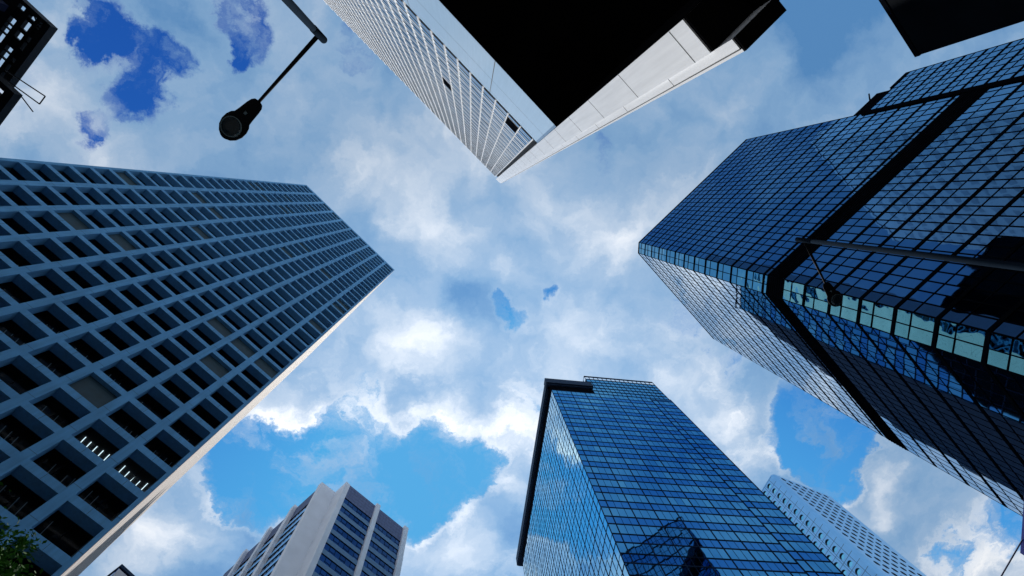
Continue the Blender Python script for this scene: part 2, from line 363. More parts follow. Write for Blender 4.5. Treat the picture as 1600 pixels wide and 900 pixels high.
# ------------------------------------------------------------------ left tower: deep concrete grid
def concrete_tower():
    Fm = Face((-47.2, -4.18), (.6964, .7177)); L = 34.6; H = 160.0; W, PIT = 2.78, 3.457; S0 = .39; ZP = 3.5; Z0 = 29.78; WH = 2.8; DEP = .95
    t = thing('concrete_tower', 'tall tower of concrete with a deep square window grid in blue shade and one sunlit blank side', 'building', Fm.xy(17, -15) + (0,))
    jj = range(-8, 37)
    g = MB()
    edges = [(0, S0)] + [(S0 + PIT * i + W, S0 + PIT * (i + 1)) for i in range(9)] + [(S0 + PIT * 9 + W, L)]
    for a0, a1 in edges: Fm.box(g, a0, a1, GZ, H, -DEP, 0)
    for i in range(10):
        a0 = S0 + PIT * i; a1 = a0 + W
        for j in jj:
            zb = Z0 + ZP * (j - 1) + WH if j > -8 else GZ
            Fm.box(g, a0, a1, zb, Z0 + ZP * j, -DEP, -.012)
        Fm.box(g, a0, a1, Z0 + ZP * 36 + WH, H, -DEP, -.012)
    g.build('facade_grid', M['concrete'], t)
    jn = MB()
    for (a0, a1) in edges[1:]:
        for j in jj: Fm.box(jn, a0, a1, Z0 + ZP * j + .55, Z0 + ZP * j + .575, -.1, .003)
    for i in range(10):
        for j in jj:
            a = S0 + PIT * i + W * .5; Fm.box(jn, a - .012, a + .012, Z0 + ZP * (j - 1) + WH + .02, Z0 + ZP * j - .02, -.1, -.009)
    jn.build('panel_joint', M['joint'], t)
    # the blank end walls and roof, the dark core behind the offices
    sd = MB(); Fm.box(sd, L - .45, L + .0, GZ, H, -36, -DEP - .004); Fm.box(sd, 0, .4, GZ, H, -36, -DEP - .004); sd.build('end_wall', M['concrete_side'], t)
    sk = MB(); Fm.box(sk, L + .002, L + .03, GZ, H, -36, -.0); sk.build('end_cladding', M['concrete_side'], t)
    js = MB()
    for j in jj:
        Fm.box(js, L + .004, L + .036, Z0 + ZP * j + .2, Z0 + ZP * j + .30, -36, -.002)
    js.build('end_joint', M['joint'], t)
    rf = MB(); Fm.box(rf, .4, L - .45, H - .5, H - .1, -36, -DEP); rf.build('roof', M['concrete'], t)
    core = MB(); Fm.box(core, .4, L - .46, GZ, H - .5, -36, -8); core.build('core', M['room'], t)
    for j in jj:
        sb = MB(); Fm.box(sb, .41, L - .47, Z0 + ZP * j + WH, Z0 + ZP * (j + 1) - .1, -7.99, -DEP - .006); sb.build('floor_slab', M['slab'], t)
    cells = []
    blind = set()
    for i in range(10):
        for j in jj:
            a, z = S0 + PIT * i, Z0 + ZP * j
            bl = rnd.random() < .07
            dep = -.9
            def fn(mb, a=a, z=z, bl=bl):
                if bl: Fm.box(mb, a + .02, a + W - .02, z + .02, z + WH - .02, -.42, -.38, 1)
                else: Fm.pane(mb, a, a + W, z, z + WH, -.90, .002, 0)
                Fm.box(mb, a + W * .5 - .03, a + W * .5 + .03, z + .02, z + WH - .02, -.93, -.88, 2) if not bl else None
            cells.append((shown(Fm, a, z, W, WH), fn))
    wins = windows(cells, t, 'window', [M['window_glass'], M['blind'], M['black']])
    # office ceiling lights seen through the lower windows
    tb = MB(); Fm.box(tb, 0, .07, -.04, 0, 0, 1.1)
    for i in range(3, 10):
        for j in range(-4, 10):
            px = shown(Fm, S0 + PIT * i, Z0 + ZP * j, W, WH)
            if px < 1200: continue
            bright = (i, j) in ((9, 2), (8, 2))
            for k in range(5):
                if rnd.random() < .3 and not bright: continue
                b = MB(); a = S0 + PIT * i + .25 + .52 * k; z = Z0 + ZP * j + WH - .03
                dd = rnd.uniform(1.6, 1.85)
                Fm.box(b, a, a + .05, z - .05, z, -dd - 1.2, -dd)
                if bright or rnd.random() < .75: b.build('ceiling_light', M['tube'] if bright else M['tube_dim'], t)
    return t
concrete_tower()

# ------------------------------------------------------------------ right tower: dark blue mirror glass with a cut corner and a lower wing
def curtain(face, t, s0, s1, cell, zs, split, glass, frame, bars, tilt, name='window', band=None, top=None, mw=.06, thick=.34, thin=.09, proj=.06):
    """cells of glass between floor lines zs (ascending)"""
    n = max(1, round((s1 - s0) / cell)); cw = (s1 - s0) / n
    for z in zs: face.box(bars, s0, s1, z - thick / 2, z + thick / 2, -.15, proj)
    cells = []
    for k in range(len(zs) - 1):
        z0, z1 = zs[k] + thick / 2, zs[k + 1] - thick / 2
        if band and zs[k] - .5 < band[0] < zs[k + 1] - .5: z0 = band[1]
        zm = z0 + (z1 - z0) * split; part = z1 - z0 < 1.5
        if not part: face.box(bars, s0, s1, zm - thin / 2, zm + thin / 2, -.15, proj - .02)
        for i in range(n):
            a0, a1 = s0 + cw * i, s0 + cw * (i + 1)
            def fn(mb, a0=a0, a1=a1, z0=z0, z1=z1, zm=zm, part=part):
                if part: face.pane(mb, a0, a1, z0, z1, 0, tilt); return
                face.pane(mb, a0, a1, z0, zm, 0, tilt); face.pane(mb, a0, a1, zm, z1, 0, tilt)
            cells.append((shown(face, a0, z0, a1 - a0, z1 - z0), fn))
    for i in range(n + 1):
        a = s0 + cw * i; face.box(bars, a - mw, a + mw, zs[0], zs[-1], -.15, proj - .035)
    return cells
def mirror_tower():
    q = 1.0; F1 = Face((33.95, 8.59), (.7185, -.6955), q); F2 = Face((33.90, 10.80), (.6805, .7328), q)
    L1, L2, H = 29.5, 25.1, 107.0
    t = thing('mirror_glass_tower', 'large dark blue mirror glass tower with black grid, cut corner and stepped lower wing', 'building', (60, 10, 0))
    a1, a2, b1, b2 = F1.xy(0, -.2), F2.xy(0, -.2), F1.xy(L1, -.2), F2.xy(L2, -.2)
    Fc = Face(Vector(F1.xy(0)) / q, Vector(F2.xy(0)) - Vector(F1.xy(0)), q); Lc = (Vector(F2.xy(0)) - Vector(F1.xy(0))).length / q
    inn = lambda p: p
    back1 = F1.xy(L1, -26); back2 = F2.xy(L2, -30)
    body = MB(); c1, c2 = Fc.xy(.14, -.2), Fc.xy(Lc - .14, -.2)
    body.prism([c1, b1, back1, back2, b2, c2], GZ, (H - .1) * q); body.build('core', M['black'], t)
    wg = MB(); F1.box(wg, L1 + .02, 37.7, GZ, 74.2, -24, -.2); wg.build('wing_core', M['black'], t)
    zs = [51.6 + 3.94 * j for j in range(-13, 15)]
    BAND = (55.54, 58.75)
    bars = MB()
    c = curtain(F1, t, 0, L1, 1.052, zs, .56, None, None, bars, .0022, band=BAND)
    F1.box(bars, 0, L1, zs[-1] + .18, H, -.15, .07)
    bars.build('mullion_grid', M['blackmull'], t)
    windows(c, t, 'window', M['blue_glass'])
    bars = MB(); c = curtain(F2, t, 0, L2, 1.046, zs, .56, None, None, bars, .0010, band=BAND, thick=.36, mw=.055, proj=.045, thin=.08)
    F2.box(bars, 0, L2, zs[-1] + .2, H, -.15, .07)
    bars.build('sunny_mullion_grid', M['blackmull'], t)
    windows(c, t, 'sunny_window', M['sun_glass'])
    bars = MB(); c = curtain(Fc, t, .02, Lc - .02, 1.1, zs, .60, None, None, bars, .009, band=BAND, mw=.045)
    Fc.box(bars, 0, Lc, zs[-1] + .17, H, -.15, .07)
    bars.build('corner_mullion_grid', M['blackmull'], t)
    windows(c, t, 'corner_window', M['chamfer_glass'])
    # the black plant-floor band with louvres
    for f, L in ((F1, L1), (F2, L2), (Fc, Lc)):
        bd = MB(); f.box(bd, .02, L - .02, BAND[0] - .1, BAND[1] - .1, -.14, .075)
        k = BAND[0] + .1
        while k < BAND[1] - .25:
            f.box(bd, .05, L - .05, k, k + .12, .07, .12); k += .42
        bd.build('louvre_band', M['black'], t)
    # dark joint between tower and wing
    jn = MB(); F1.box(jn, L1 - .32, L1 + .42, GZ, 74.4, -.1, .16); jn.build('corner_joint', M['black'], t)
    zw = [73.9 - 2.86 * j for j in range(26)][::-1]
    bars = MB(); c = curtain(F1, t, L1 + .45, 37.6, 1.03, zw, .56, None, None, bars, .0022, thick=.26, mw=.06)
    bars.build('wing_mullion_grid', M['blackmull'], t)
    windows(c, t, 'wing_window', M['wing_glass'])
    pr = MB(); F1.box(pr, L1 + .3, 34.7, 74.2, 77.4, -3.0, -.35); F1.box(pr, 34.7, 37.7, 74.2, 74.7, -3.0, 0); pr.build('roof_screen', M['black'], t)
    # flat roof of the tower with plant room
    pl = MB(); F1.box(pl, 6, 22, H - .1, H + 3.0, -18, -8); pl.build('plant_room', M['black'], t)
    c = thing('window_cleaning_rig', 'small dark window cleaning rig on the roof edge of the lower glass wing', 'crane', tuple(F1.p(35.0, 77.4, -1.5)))
    m = MB(); F1.box(m, 33.4, 34.7, 77.4, 78.2, -2.4, -.9); m.build('cradle', M['steel'], c)
    m = MB(); m.tube([F1.p(34.2, 78.0, -1.6), F1.p(34.6, 79.3, -1.2), F1.p(35.3, 79.6, -.4)], [.14, .12, .10], 8); m.build('jib', M['steel'], c)
    return t
mirror_tower()

# ------------------------------------------------------------------ front glass tower, bottom of the picture
def office_tower():
    q = 1.0; Ff = Face((19.13, 46.27), (.9932, .1165), q); Fl = Face((19.10, 46.30), (-.1468, .9892), q)
    t = thing('office_tower', 'blue glass office tower with a navy roof frame and taller open-screened half', 'building', Ff.xy(15, -20) + (0,))
    body = MB()
    rb = tuple(Vector(Ff.xy(30.1, -.3)) + Vector((.53, .85)) * 62)
    body.prism([Ff.xy(.15, -.3), Ff.xy(30.1, -.3), rb, Ff.xy(20, -75), Fl.xy(46, -.3 - 0)], GZ, 124.9 * q); body.build('core', M['office_frame'], t)
    up = MB(); up.prism([Ff.xy(11.0, -.3), Ff.xy(30.1, -.3), rb, Ff.xy(20, -75), Ff.xy(11.0, -30)], 124.9 * q, 136.0 * q); up.build('upper_core', M['office_frame'], t)
    zs = [61.09 + 4.25 * j for j in range(-14, 16)]
    STEP = 25.0
    def front(s0, s1, o, zl, zoff=0.0):
        bars = MB(); vis, spn = [], []
        for z in zl: Ff.box(bars, s0, s1, z - .09, z + .09, o - .4, o + .06)
        n = round((s1 - s0) / 1.2); cw = (s1 - s0) / n
        for k in range(len(zl) - 1):
            z0, z1 = zl[k] + .11, zl[k + 1] - .11; zm = z0 + (z1 - z0) * .44
            Ff.box(bars, s0, s1, zm - .12, zm - .07, o - .3, o + .04); Ff.box(bars, s0, s1, zm + .07, zm + .12, o - .3, o + .04)
            for i in range(n):
                a0, a1 = s0 + cw * i, s0 + cw * (i + 1)
                vis.append((shown(Ff, a0, zm, cw, z1 - zm), lambda mb, a0=a0, a1=a1, z0=zm + .1, z1=z1: Ff.pane(mb, a0, a1, z0, z1, o, .0022)))
                spn.append((shown(Ff, a0, z0, cw, zm - z0), lambda mb, a0=a0, a1=a1, z0=z0, z1=zm - .1: Ff.pane(mb, a0, a1, z0, z1, o, .0022)))
        for i in range(n + 1):
            a = s0 + cw * i; big = (i % 3 == 1)
            Ff.box(bars, a - (.06 if big else .022), a + (.06 if big else .022), zl[0], zl[-1], o - .3, o + (.08 if big else .03))
        return bars, vis, spn
    b, v, sp_ = front(0, STEP, 0, zs)
    zs2 = [z - 1.7 for z in zs] + [124.75]
    b2, v2, s2 = front(STEP + .02, 30.3, .10, zs2)
    b.build('mullion_grid', M['office_frame'], t); b2.build('bay_mullion_grid', M['office_frame'], t)
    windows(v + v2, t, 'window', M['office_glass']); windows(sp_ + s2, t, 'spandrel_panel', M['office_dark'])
    # taller half
    zu = [124.85 + 2.2 * j for j in range(6)]
    bars = MB(); cells = []
    for z in zu + [138.2]: Ff.box(bars, 10.9, 30.2, z - .08, z + .08, -.25, .08)
    n = 16; cw = 19.3 / n
    for i in range(n + 1): Ff.box(bars, 10.9 + cw * i - .04, 10.9 + cw * i + .04, 124.9, 138.2, -.12, .05)
    for k in range(5):
        for i in range(n):
            a0 = 10.9 + cw * i
            cells.append((shown(Ff, a0, zu[k], cw, 2.2), lambda mb, a0=a0, z=zu[k]: Ff.pane(mb, a0, a0 + cw, z, z + 2.2, -.02, .002)))
    windows(cells, t, 'upper_window', M['office_glass'])
    # open screen on top: rails and posts only, both ends
    for k in range(9):
        o = -1.2 * k
        Ff.box(bars, 10.86, 10.94, 124.9, 138.2, o - .05, o + .05)
    for z in zu + [138.2]: Ff.box(bars, 10.86, 10.95, z - .06, z + .06, -10, -.26)
    bars.build('open_screen', M['office_frame'], t)
    # left face
    Ll = 47.5; zl = zs
    bars = MB(); cells = []
    for z in zl: Fl.box(bars, .1, Ll, z - .10, z + .10, -.3, .03)
    n = 36; cw = (Ll - .1) / n
    for i in range(n + 1):
        a = .1 + cw * i; big = i % 3 == 1; Fl.box(bars, a - (.07 if big else .035), a + (.07 if big else .035), zl[0], zl[-1], -.3, .05 if big else .035)
    for k in range(len(zl) - 1):
        z0, z1 = zl[k] + .1, zl[k + 1] - .1; zm = z0 + (z1 - z0) * .44
        Fl.box(bars, .1, Ll, zm - .035, zm + .035, -.3, .025)
        for i in range(n):
            a0, a1 = .1 + cw * i, .1 + cw * (i + 1)
            def fn(mb, a0=a0, a1=a1, z0=z0, z1=z1, zm=zm):
                Fl.pane(mb, a0, a1, z0, zm, 0, .0025); Fl.pane(mb, a0, a1, zm, z1, 0, .0025)
            cells.append((shown(Fl, a0, z0, cw, z1 - z0), fn))
    bars.build('side_mullion_grid', M['office_frame'], t)
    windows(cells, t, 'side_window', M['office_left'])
    # the navy frame that wraps the lower roof
    fr = MB()
    Ff.box(fr, -1.0, 11.2, 128.3, 131.3, -1.0, .75); Ff.box(fr, -.9, 11.1, 127.9, 128.3, -1.0, .35)
    Fl.box(fr, .3, 50.8, 128.3, 131.3, -1.0, .8); Fl.box(fr, .3, 50.6, 127.9, 128.3, -1.0, .5)
    fr.build('roof_frame', M['roof_frame'], t)
    uf = MB(); Ff.box(uf, 0, 10.9, 124.96, 127.9, -1.0, -.05); Fl.box(uf, 0.2, 47.5, 124.96, 127.9, -1.0, -.05); uf.build('recess_band', M['black'], t)
    return t
office_tower()

# ------------------------------------------------------------------ white tower overhead: finned facade, white band, black soffit, blank pier
K = 1.15
def white_tower():
    Fw = Face((-2.13 * K, -13.63 * K), (.7049, .7094))
    k = K; ZS = 40 * k; ZF = 51.3 * k; ZT = 133.5 * k
    t = thing('white_tower', 'white finned tower on a black overhanging soffit with a blank white corner pier', 'building', Fw.xy(-20, -20) + (0,))
    S_L = -62 * k; S_R = 11.3 * k
    sf = MB(); Fw.box(sf, S_L, 11.84 * k, ZS - .03, ZS + .35, -34, -.45); Fw.box(sf, S_L, 11.84 * k, ZS - .06, ZS - .031, -1.2, -.02); Fw.box(sf, 11.845 * k, 13.3 * k, ZS - .02, ZS + .35, -34, -1.63); sf.build('soffit', M['soffit'], t)
    dl = MB(); N = 20; cx = Fw.p(3.0 * k, ZS - .03, -3.4)
    for kk in range(N):
        a0, a1 = 2 * math.pi * kk / N, 2 * math.pi * (kk + 1) / N
        f0, f1 = Vector((math.cos(a0), math.sin(a0), 0)), Vector((math.cos(a1), math.sin(a1), 0))
        dl.poly([cx + f0 * .38, cx + f1 * .38, cx + f1 * .30 + Vector((0, 0, .004)), cx + f0 * .30 + Vector((0, 0, .004))])
    dl.build('downlight', M['lens_ring'], t)
    sj = MB()
    for kk in range(14): Fw.box(sj, S_L, 11.8 * k, ZS - .024, ZS - .019, -2.6 * kk - 2.6, -2.6 * kk - 2.57)
    for kk in range(22): Fw.box(sj, (11 - 3.2 * kk) * k, (11 - 3.2 * kk) * k + .03, ZS - .026, ZS - .018, -34, -.5)
    sj.build('soffit_joint', M['joint'], t)
    band = MB(); Fw.box(band, S_L, 11.84 * k, ZS - .02, ZF, -.44, 0); band.build('white_band', M['band'], t)
    jn = MB(); Fw.box(jn, S_L, 11.72 * k, 46.1 * k, 46.1 * k + .05, -.1, .004)
    for a in range(-6, 1): Fw.box(jn, (5.55 + 10 * (a - 0)) * k - .05, (5.55 + 10 * a) * k + .03, ZS, ZF, -.1, .005)
    Fw.box(jn, S_L, 11.72 * k, ZF, ZF + .12, -.44, -.05)
    jn.build('band_joint', M['joint'], t)
    core = MB(); Fw.box(core, S_L, 11.2 * k, ZF, ZT - 1, -30, -1.1); core.build('core', M['cladding_dark'], t)
    leg = MB(); Fw.box(leg, S_L + 10, -16 * k, GZ, ZS - .02, -34, -26); leg.build('recessed_base', M['soffit'], t)
    # fins, floor bands, glass
    pit = 1.655 * k; fl = 3.25 * k; zg0 = 52.6 * k
    nf = 43
    for i in range(nf + 1):
        a = S_R - pit * i
        b = MB(); Fw.box(b, a - .065, a + .065, ZF + .13, ZT + 1.6, -.95, .07); b.build('fin', M['whitefin'], t)
    bands, cells, sl, sp = MB(), [], MB(), MB()
    nfl = int((ZT - zg0) / fl) + 1
    for j in range(nfl):
        z = zg0 + fl * j
        Fw.box(bands, S_R - pit * nf, S_R - .1, z + fl * .86, z + fl * 1.0, -.98, 0)
        Fw.box(bands, S_R - pit * nf, S_R - .1, z + fl * .24, z + fl * .27, -.98, -.012)
        Fw.box(sl, S_R - pit * nf, S_R - .1, z + fl * .82, z + fl * .86, -.98, -.012); Fw.box(sl, S_R - pit * nf, S_R - .1, z + fl * .46, z + fl * .54, -.98, -.014); Fw.box(sp, S_R - pit * nf, S_R - .1, z + fl * .54, z + fl * .82, -.98, -.03)
        for i in range(nf):
            a1 = S_R - pit * i - .1; a0 = a1 - pit + .2
            op = (i, j) in ((1, 1), (7, 6))  # open windows: the dark of the room drawn as a black box
            def fn(mb, a0=a0, a1=a1, z=z, op=op):
                if op: Fw.box(mb, a0, a1, z - fl * .7, z + fl * .46, -.05, .004, 1)
                else: Fw.pane(mb, a0, a1, z, z + fl * .46, -.035, .004)
            cells.append((shown(Fw, a0, z, a1 - a0, fl * .62), fn))
    bands.build('floor_band', M['whitefin'], t); sl.build('shadow_gap', M['black'], t); sp.build('spandrel', M['fin_spandrel'], t)
    windows(cells, t, 'window', [M['grid_glass'], M['black']])
    rf = MB(); Fw.box(rf, S_R - pit * nf, S_R - .1, ZT - 1, ZT + .6, -3, -.2); rf.build('parapet', M['whitefin'], t)
    # the blank pier that runs down past the soffit
    ZB = 15.9 * k
    p = MB(); Fw.box(p, 11.85 * k, 13.1 * k, ZB, ZT + 2.5, -1.6, .25); p.build('corner_pier', M['white'], t)
    e = MB(); Fw.box(e, 13.1 * k + .01, 13.45 * k, 14.8 * k, ZT + 2.0, -1.6, .12); e.build('pier_edge', M['white'], t)
    e = MB(); Fw.box(e, 13.47 * k, 13.58 * k, 14.8 * k, ZT + 1.2, -1.6, .05); e.build('pier_trim', M['white'], t)
    g = MB(); Fw.box(g, 13.44 * k, 13.48 * k, 14.8 * k, ZT + .5, -1.6, .121)
    Fw.box(g, 11.3 * k, 11.845 * k, ZF, ZT, -1.6, -.35)
    g.build('pier_joint', M['joint'], t)
    ps = MB(); Fw.box(ps, 11.828 * k, 11.846 * k, ZB, ZS - .07, -1.6, .24); ps.build('pier_side', M['soffit'], t)
    j2 = MB()
    zz = 16.95
    while zz < 134:
        Fw.box(j2, 11.86 * k, 13.1 * k, zz * k, zz * k + .07, .1, .253)
        z2 = zz + 2.6
        Fw.box(j2, 13.11 * k, 13.44 * k, z2 * k, z2 * k + .05, .05, .123)
        zz += 5.75
    j2.build('pier_panel_joint', M['joint'], t)
    ft = MB(); Fw.box(ft, 11.85 * k, 13.1 * k, ZB - .16, ZB - .02, -1.6, .20); Fw.box(ft, 13.1 * k + .01, 13.58 * k, 14.8 * k - .16, 14.8 * k - .02, -1.6, .08)
    ft.build('pier_foot', M['soffit'], t)
    # dark overhang behind the foot of the pier
    dk = MB(); dk.prism([Fw.xy(11.86 * k, -1.62), Fw.xy(13.3 * k, -1.85), Fw.xy(12.1 * k, -6.0), Fw.xy(11.86 * k, -6.0)], 14.85 * k, 40 * k)
    dk.build('dark_overhang', M['soffit'], t)
    return t
white_tower()

# ------------------------------------------------------------------ tower with round windows
def round_tower():
    JL = Face((105.25, 106.06), (.4575, -.8892)); JR = Face((110.05, 99.76), (.9177, .3973)); H = 175.0
    t = thing('round_window_tower', 'pale blue-grey tower pierced by rows of round porthole windows behind the office tower', 'building', (120, 118, 0))
    R = .93; fl = 3.25
    LL, LR = 6.69, 24.4
    SEG = 20
    def cellring(mb, f, a0, a1, z0, z1, ac, zc, r):
        per = []
        # rectangle outline sampled at the same angles as the circle
        for k in range(SEG):
            th = 2 * math.pi * k / SEG; dx, dz = math.cos(th), math.sin(th)
            tx = ((a1 - ac) / dx if dx > 1e-6 else ((a0 - ac) / dx if dx < -1e-6 else 1e9))
            tz = ((z1 - zc) / dz if dz > 1e-6 else ((z0 - zc) / dz if dz < -1e-6 else 1e9))
            q = min(tx, tz); per.append((ac + dx * q, zc + dz * q, ac + dx * r, zc + dz * r))
        corners = [(a1, z1), (a0, z1), (a0, z0), (a1, z0)]
        for k in range(SEG):
            A, B = per[k], per[(k + 1) % SEG]
            pts = [f.p(A[2], A[3]), f.p(A[0], A[1])]
            if abs(A[0] - B[0]) > 1e-4 and abs(A[1] - B[1]) > 1e-4:
                c = min(corners, key=lambda c: (c[0] - (A[0] + B[0]) / 2) ** 2 + (c[1] - (A[1] + B[1]) / 2) ** 2); pts.append(f.p(*c))
            pts += [f.p(B[0], B[1]), f.p(B[2], B[3])]
            mb.poly(pts, 0)
    def win(mb, f, ac, zc, dep):
        ri = [(ac + R * math.cos(2 * math.pi * k / SEG), zc + R * math.sin(2 * math.pi * k / SEG)) for k in range(SEG)]
        for k in range(SEG):
            a, b = ri[k], ri[(k + 1) % SEG]
            mb.poly([f.p(*a), f.p(*b), f.p(*b, -dep), f.p(*a, -dep)], 1)
        mb.poly([f.p(*q, -dep) for q in ri], 0)
    wall, joints = MB(), MB()
    zt = [172.95 - fl * j for j in range(38)]
    jobs = []
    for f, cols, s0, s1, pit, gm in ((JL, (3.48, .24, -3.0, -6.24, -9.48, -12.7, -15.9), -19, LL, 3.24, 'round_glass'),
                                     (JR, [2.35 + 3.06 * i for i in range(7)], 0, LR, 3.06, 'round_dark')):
        cells = []
        for z in zt:
            for ac in cols:
                cellring(wall, f, ac - pit / 2, ac + pit / 2, z - fl / 2, z + fl / 2, ac, z, R)
                cells.append((shown(f, ac - R, z - R, 2 * R, 2 * R), lambda mb, f=f, ac=ac, z=z: win(mb, f, ac, z, .4 if f is JL else .75)))
        jobs.append((cells, M[gm]))
        zb, ztop = zt[-1] - fl / 2, zt[0] + fl / 2
        lo, hi = min(cols) - pit / 2, max(cols) + pit / 2
        for a0, a1 in ((s0, lo), (hi, s1)):
            if a1 > a0 + .01: wall.poly([f.p(a0, zb), f.p(a1, zb), f.p(a1, ztop), f.p(a0, ztop)], 0)
        wall.poly([f.p(s0, ztop), f.p(s1, ztop), f.p(s1, H), f.p(s0, H)], 0); wall.poly([f.p(s0, GZ), f.p(s1, GZ), f.p(s1, zb), f.p(s0, zb)], 0)
        if f is JL:
            for z in zt: f.box(joints, s0, s1, z + fl / 2 - .07, z + fl / 2 + .07, -.05, .012)
            for ac in cols:
                for d in (pit / 2, -.98 + 0):
                    f.box(joints, ac + d - .06, ac + d + .06, zb, ztop, -.05, .010)
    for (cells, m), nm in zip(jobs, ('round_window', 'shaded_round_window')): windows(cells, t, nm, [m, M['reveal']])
    # rounded corner between the two faces
    pc = [JL.xy(LL)]; c0, c1 = Vector(JL.xy(LL)), Vector(JR.xy(0))
    mid = (c0 + c1) / 2 + (JL.n + JR.n).normalized() * .55
    arc = [c0 * (1 - q) ** 2 + mid * 2 * q * (1 - q) + c1 * q * q for q in [k / 6 for k in range(7)]]
    for a, b in zip(arc[:-1], arc[1:]): wall.poly([(a.x, a.y, 0), (b.x, b.y, 0), (b.x, b.y, H + CZ), (a.x, a.y, H + CZ)], 1)
    wall.build('wall', [M['cladding'], M['cladding']], t); joints.build('panel_joint', M['cladding_dark'], t)
    bk = MB(); bk.prism([JL.xy(-19, -1.3), JL.xy(LL - .5, -1.3), JR.xy(.5, -1.3), JR.xy(LR, -1.3), JR.xy(LR, -26)], GZ, H - .2); bk.build('core', M['reveal'], t)
    for a in (7, 12):
        q = MB(); q.tube([JR.p(a, H - .2, -1.4), JR.p(a, H + 1.8, -1.4)], [.12, .08], 6); q.build('mast', M['reveal'], t)
    return t
round_tower()

# ------------------------------------------------------------------ pale ribbed block at the bottom left
def ribbed_block():
    k = 1.145; H = 110 * k
    Fr = Face((-27.08 * k, 61.2 * k), (.7174, .6967)); Fb = Face((-44.76 * k, 71.5 * k), (.7389, -.6738))
    t = thing('ribbed_block', 'blue-banded office block with pale vertical ribs and a notched pale corner', 'building', (-32 * k, 78 * k, 0))
    nl, tipl, inn, tipr = Vector((-33.8, 60.94)) * k, Vector((-33.0, 60.27)) * k, Vector((-30.33, 62.78)) * k, Vector((-27.78, 60.35)) * k
    r0 = Vector((-27.05, 61.23)) * k
    w = MB()
    bl = Vector(Fb.xy(14.2 * k)) 
    w.prism([tuple(nl), tuple(tipl), tuple(inn), tuple(tipr), tuple(r0), tuple(r0 - Fr.n * 6), tuple(inn + Vector((0, 8))), tuple(nl - Fb.n * 6)], GZ, H); w.build('notched_corner', M['pier'], t)
    body = MB()
    body.prism([tuple(nl - Fb.n * .9), Fb.xy(-22 * k, -.9), Fb.xy(-22 * k, -20), Fr.xy(16 * k, -20), Fr.xy(16 * k, -.9), tuple(r0 - Fr.n * .9), tuple(inn + Vector((-.15, 1.6)))], GZ, H - 1.0); body.build('core', M['reveal'], t)
    fl = 2.95 * k
    tops = [105.1 * k - fl * j for j in range(36)]
    def bay(f, a0, a1, nm, outl, glass, spm):
        pa = MB(); f.box(pa, a0, a1, tops[0] + .05, H - .15, -.9, outl - .02)
        for q in range(1, 5):
            z = tops[0] + (H - tops[0]) * q / 5; f.box(pa, a0, a1, z - .02, z + .02, -.5, outl - .005, 1)
        for q in range(1, 9):
            a = a0 + (a1 - a0) * q / 9; f.box(pa, a - .02, a + .02, tops[0] + .1, H - .2, -.5, outl - .008, 1)
        pa.build('tiled_parapet', [M['tile'], M['reveal']], t)
        cells, sp = [], MB()
        n = 6; cw = (a1 - a0) / n
        for j, z in enumerate(tops[:-1]):
            f.box(sp, a0, a1, tops[j + 1] + .02, z - fl * .60, -.9, outl)
            if j > 16: 
                pass
            def fn(mb, z=z):
                for i in range(n):
                    f.pane(mb, a0 + cw * i, a0 + cw * (i + 1), z - fl * .60, z, -.14, .003, 0)
                    f.box(mb, a0 + cw * i - .04, a0 + cw * i + .04, z - fl * .60, z, -.5, -.09, 1)
                    if i % 2: f.box(mb, a0 + cw * i + .04, a0 + cw * (i + 1) - .04, z - fl * .42, z - fl * .39, -.5, -.10, 1)
                f.box(mb, a0, a1, z - .06, z + .02, -.6, -.02, 1)
            cells.append((shown(f, a0, z - fl * .6, a1 - a0, fl * .6), fn))
        windows(cells, t, 'window', [glass, M['black']], 33)
        sp.build('spandrel', spm, t)
    bay(Fr, .02, 7.24 * k, 'r', 0, M['strip_glass'], M['spandrel']); bay(Fr, 8.28 * k, 15.36 * k, 'r', 0, M['strip_glass'], M['spandrel'])
    bay(Fb, 8.25 * k, 14.15 * k, 'l', 0, M['strip_glass'], M['cladding']); bay(Fb, .82 * k, 6.83 * k, 'l', 0, M['strip_glass'], M['cladding']); bay(Fb, -6.67 * k, -.39 * k, 'l', 0, M['strip_glass'], M['cladding']); bay(Fb, -14 * k, -7.9 * k, 'l', 0, M['strip_glass'], M['cladding'])
    for f, a0, a1 in ((Fr, 7.24, 8.28), (Fr, 15.36, 16.5), (Fb, 6.83, 8.25), (Fb, -.39, .82), (Fb, -7.9, -6.67)):
        r = MB(); f.box(r, a0 * k + .004, a1 * k - .004, GZ, H + .4, -.9, .55 if f is Fr else .8); r.build('rib', M['pier'], t)
    lo = MB(); Fr.box(lo, 16.52 * k, 18.0 * k, GZ, 104 * k, -12, -2.0); lo.build('side_block', M['pier'], t)
    return t
ribbed_block()

# ------------------------------------------------------------------ dark slab tower, top right
def dark_block():
    Fd = Face((34.25, -16.27), (.651, .7591), .95); H = 45.0
    t = thing('dark_block', 'plain black-fronted block with a sharp roof corner jutting into the top right of the sky', 'building', Fd.xy(-10, -10) + (0,))
    w = MB(); Fd.box(w, -26, 5.55, GZ, H, -19, 0); w.build('wall', M['dark_glass'], t)
    c = MB(); Fd.box(c, -26.05, 5.6, H, H + .5, -19.05, .06); c.build('coping', M['black'], t)
    cells = []
    for j in range(11):
        for i in range(8):
            a = -25.6 + 3.85 * i; z = H - 3.9 - 3.9 * j
            cells.append((shown(Fd, a, z, 3.7, 3.6), lambda mb, a=a, z=z: Fd.pane(mb, a, a + 3.83, z, z + 3.86, .02, .001)))
    windows(cells, t, 'window', M['dark_pane'])
M['pale_pane'] = mat('pale_pane', (.50, .58, .68), .4, .1, .3)
M['dark_pane'] = mat('dark_pane', (.003, .005, .008), .8, .3, .3, spec=0.01)
dark_block()

